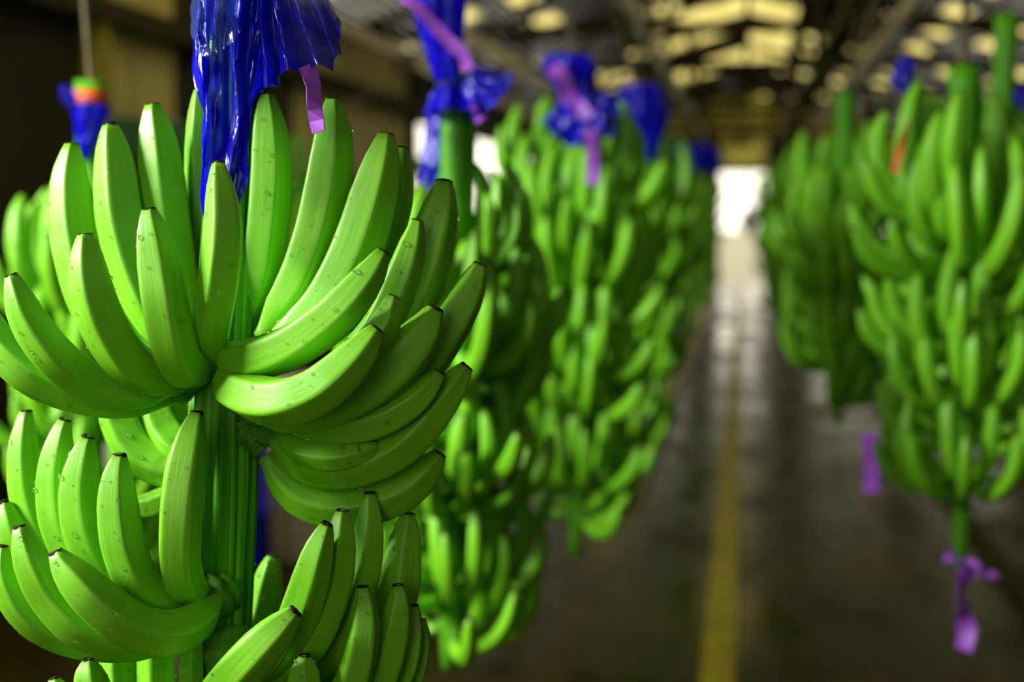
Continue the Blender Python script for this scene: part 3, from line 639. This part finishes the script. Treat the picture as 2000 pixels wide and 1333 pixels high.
# purple ties on the bunch across the aisle
e = at(1888, 1105, 2.68)
g = empty('ribbon', e, 'purple ribbon knotted round the bare stem end and hanging below it', 'ribbon', 'purple ribbons')
strip('knot', [(1850,1080,2.67),(1872,1095,2.66),(1900,1112,2.66),(1915,1116,2.67)], .034, M['ribbon'], g, e, 1.4)
strip('tail', [(1905,1112,2.66),(1928,1122,2.66),(1950,1130,2.66)], .016, M['ribbon'], g, e, .8)
strip('tail', [(1890,1118,2.66),(1876,1150,2.66),(1882,1200,2.66),(1888,1240,2.66),(1882,1270,2.66)], .036, M['ribbon'], g, e, 1.0)
tag(strip('ribbon', [(1697,848,3.7),(1700,900,3.7),(1703,962,3.7)], .036, M['ribbon'], None, twist=.15), 'purple strip hanging straight below the bunch beside the aisle', 'ribbon', 'purple ribbons')
tag(strip('ribbon', [(1782,190,2.66),(1775,240,2.65),(1758,290,2.64),(1748,340,2.65)], .014, M['orange'], None, twist=.8), 'thin orange tape trailing down from the blue scrap', 'tape')

# ------------------------------------------------------------------ things on the floor behind, the yard
b = at(600, 1045, 6.1)
g = empty('wash_tank', (b.x-.1, b.y, 0), 'low pale concrete wash tank standing behind the sharp bunch', 'tank')
for nm, a0, a1 in (('tank_wall', (-.9, 0, 0), (.42, .12, .62)), ('tank_wall', (-.9, 1.6, 0), (.42, 1.72, .62)), ('tank_wall', (-.9, .12, 0), (-.78, 1.6, .62)), ('tank_wall', (.30, .12, 0), (.42, 1.6, .62))):
    piece(nm, a0, a1, M['white'], g)
piece('tank_water', (-.78, .12, .0), (.30, 1.6, .48), M['water'], g)
p = at(462, 1010, 5.7)
g = empty('plastic_drum', (p.x, p.y, 0), 'blue plastic drum in front of the pale wash tank', 'drum')
f = MB(); f.tube([(0, 0, z) for z in (0, .02, .3, .31, .33, .34, .58, .6)], [.13, .14, .145, .155, .155, .145, .14, .12], 24); f.build('drum_body', M['blueplastic'], g, True)
f = MB(); f.tube([(0, 0, .6), (0, 0, .625)], .125, 24); f.build('drum_lid', M['blueplastic'], g, True)
D = 20.5/(at(1462, 432, 1)-EYE).y; p = at(1462, 432, D)
g = empty('plastic_bag', p, 'bag-shaped stand-in for a dark shape over the aisle at its far end', 'plastic bag')  # bag form stands in for an unidentified dark shape
sleeve('bag_sleeve', [(1462,405,D,.03,.03),(1462,420,D,.10,.08),(1460,440,D,.12,.1),(1462,458,D,.05,.05)], M['darkfilm'], g, p, 24, 5, .1, 51)
f = MB(); f.tube([at(1462, 406, D)-p, (0, 0, 2.95-p.z)], .008, 6); f.build('cord', M['rope'], g)
def plant(x, y, h, seed, label):
    rnd = random.Random(seed); r = empty('banana_plant', (x, y, -.02), label, 'banana plant', ['plants outside the open bays', 'plants past the far doorway'][y > 30])
    f = MB(); f.tube([(0, 0, 0), (.03, 0, h*.4), (0, .03, h*.8)], [.16, .13, .08], 10); f.build('trunk', M['trunk'], r, True)
    for k in range(9):
        a = k*2.4+rnd.random(); L = rnd.uniform(1.4, 2.1); V = []
        for i in range(9):
            t = i/8; c = Vector((math.cos(a)*L*t*.8, math.sin(a)*L*t*.8, h*.8+L*(.75*t-.95*t*t))); wd = .27*math.sin(PI*min(1, t*.94+.05))**.6
            s = Vector((-math.sin(a), math.cos(a), 0))*wd
            V += [c+s-Vector((0, 0, .06)), c, c-s-Vector((0, 0, .06))]
        Fc = [(i*3+j, i*3+j+1, i*3+4+j, i*3+3+j) for i in range(8) for j in range(2)]
        obj('leaf', mesh('leaf', V, Fc, M['leaf']), r)
for i, (x, y, h) in enumerate([(-8.5, 20, 3.0), (-9.5, 27, 3.3), (-8, 33, 3.2), (8, 20, 3.2), (8.5, 25, 3), (7.5, 30, 3.4), (-3.2, 40, 3.4), (3.0, 38, 3.2), (5.2, 44, 3.6), (-5.5, 46, 3.6), (1.6, 52, 3.6)]): plant(x, y, h, i, ['banana plant outside the beige wall side, nearest its open bays', 'second banana plant outside the open bays', 'third banana plant outside the open bays, behind the second', 'banana plant outside the wall across the aisle', 'banana plant outside across the aisle, beyond the first', 'last banana plant outside the wall across the aisle', 'banana plant in the yard seen through the far doorway, beside its beige wall side', 'banana plant in the yard just past the far doorway, across the aisle', 'banana plant deep in the yard behind another one across the aisle', 'banana plant deep in the yard at the beige wall side', 'most distant banana plant, straight ahead past the far doorway'][i])
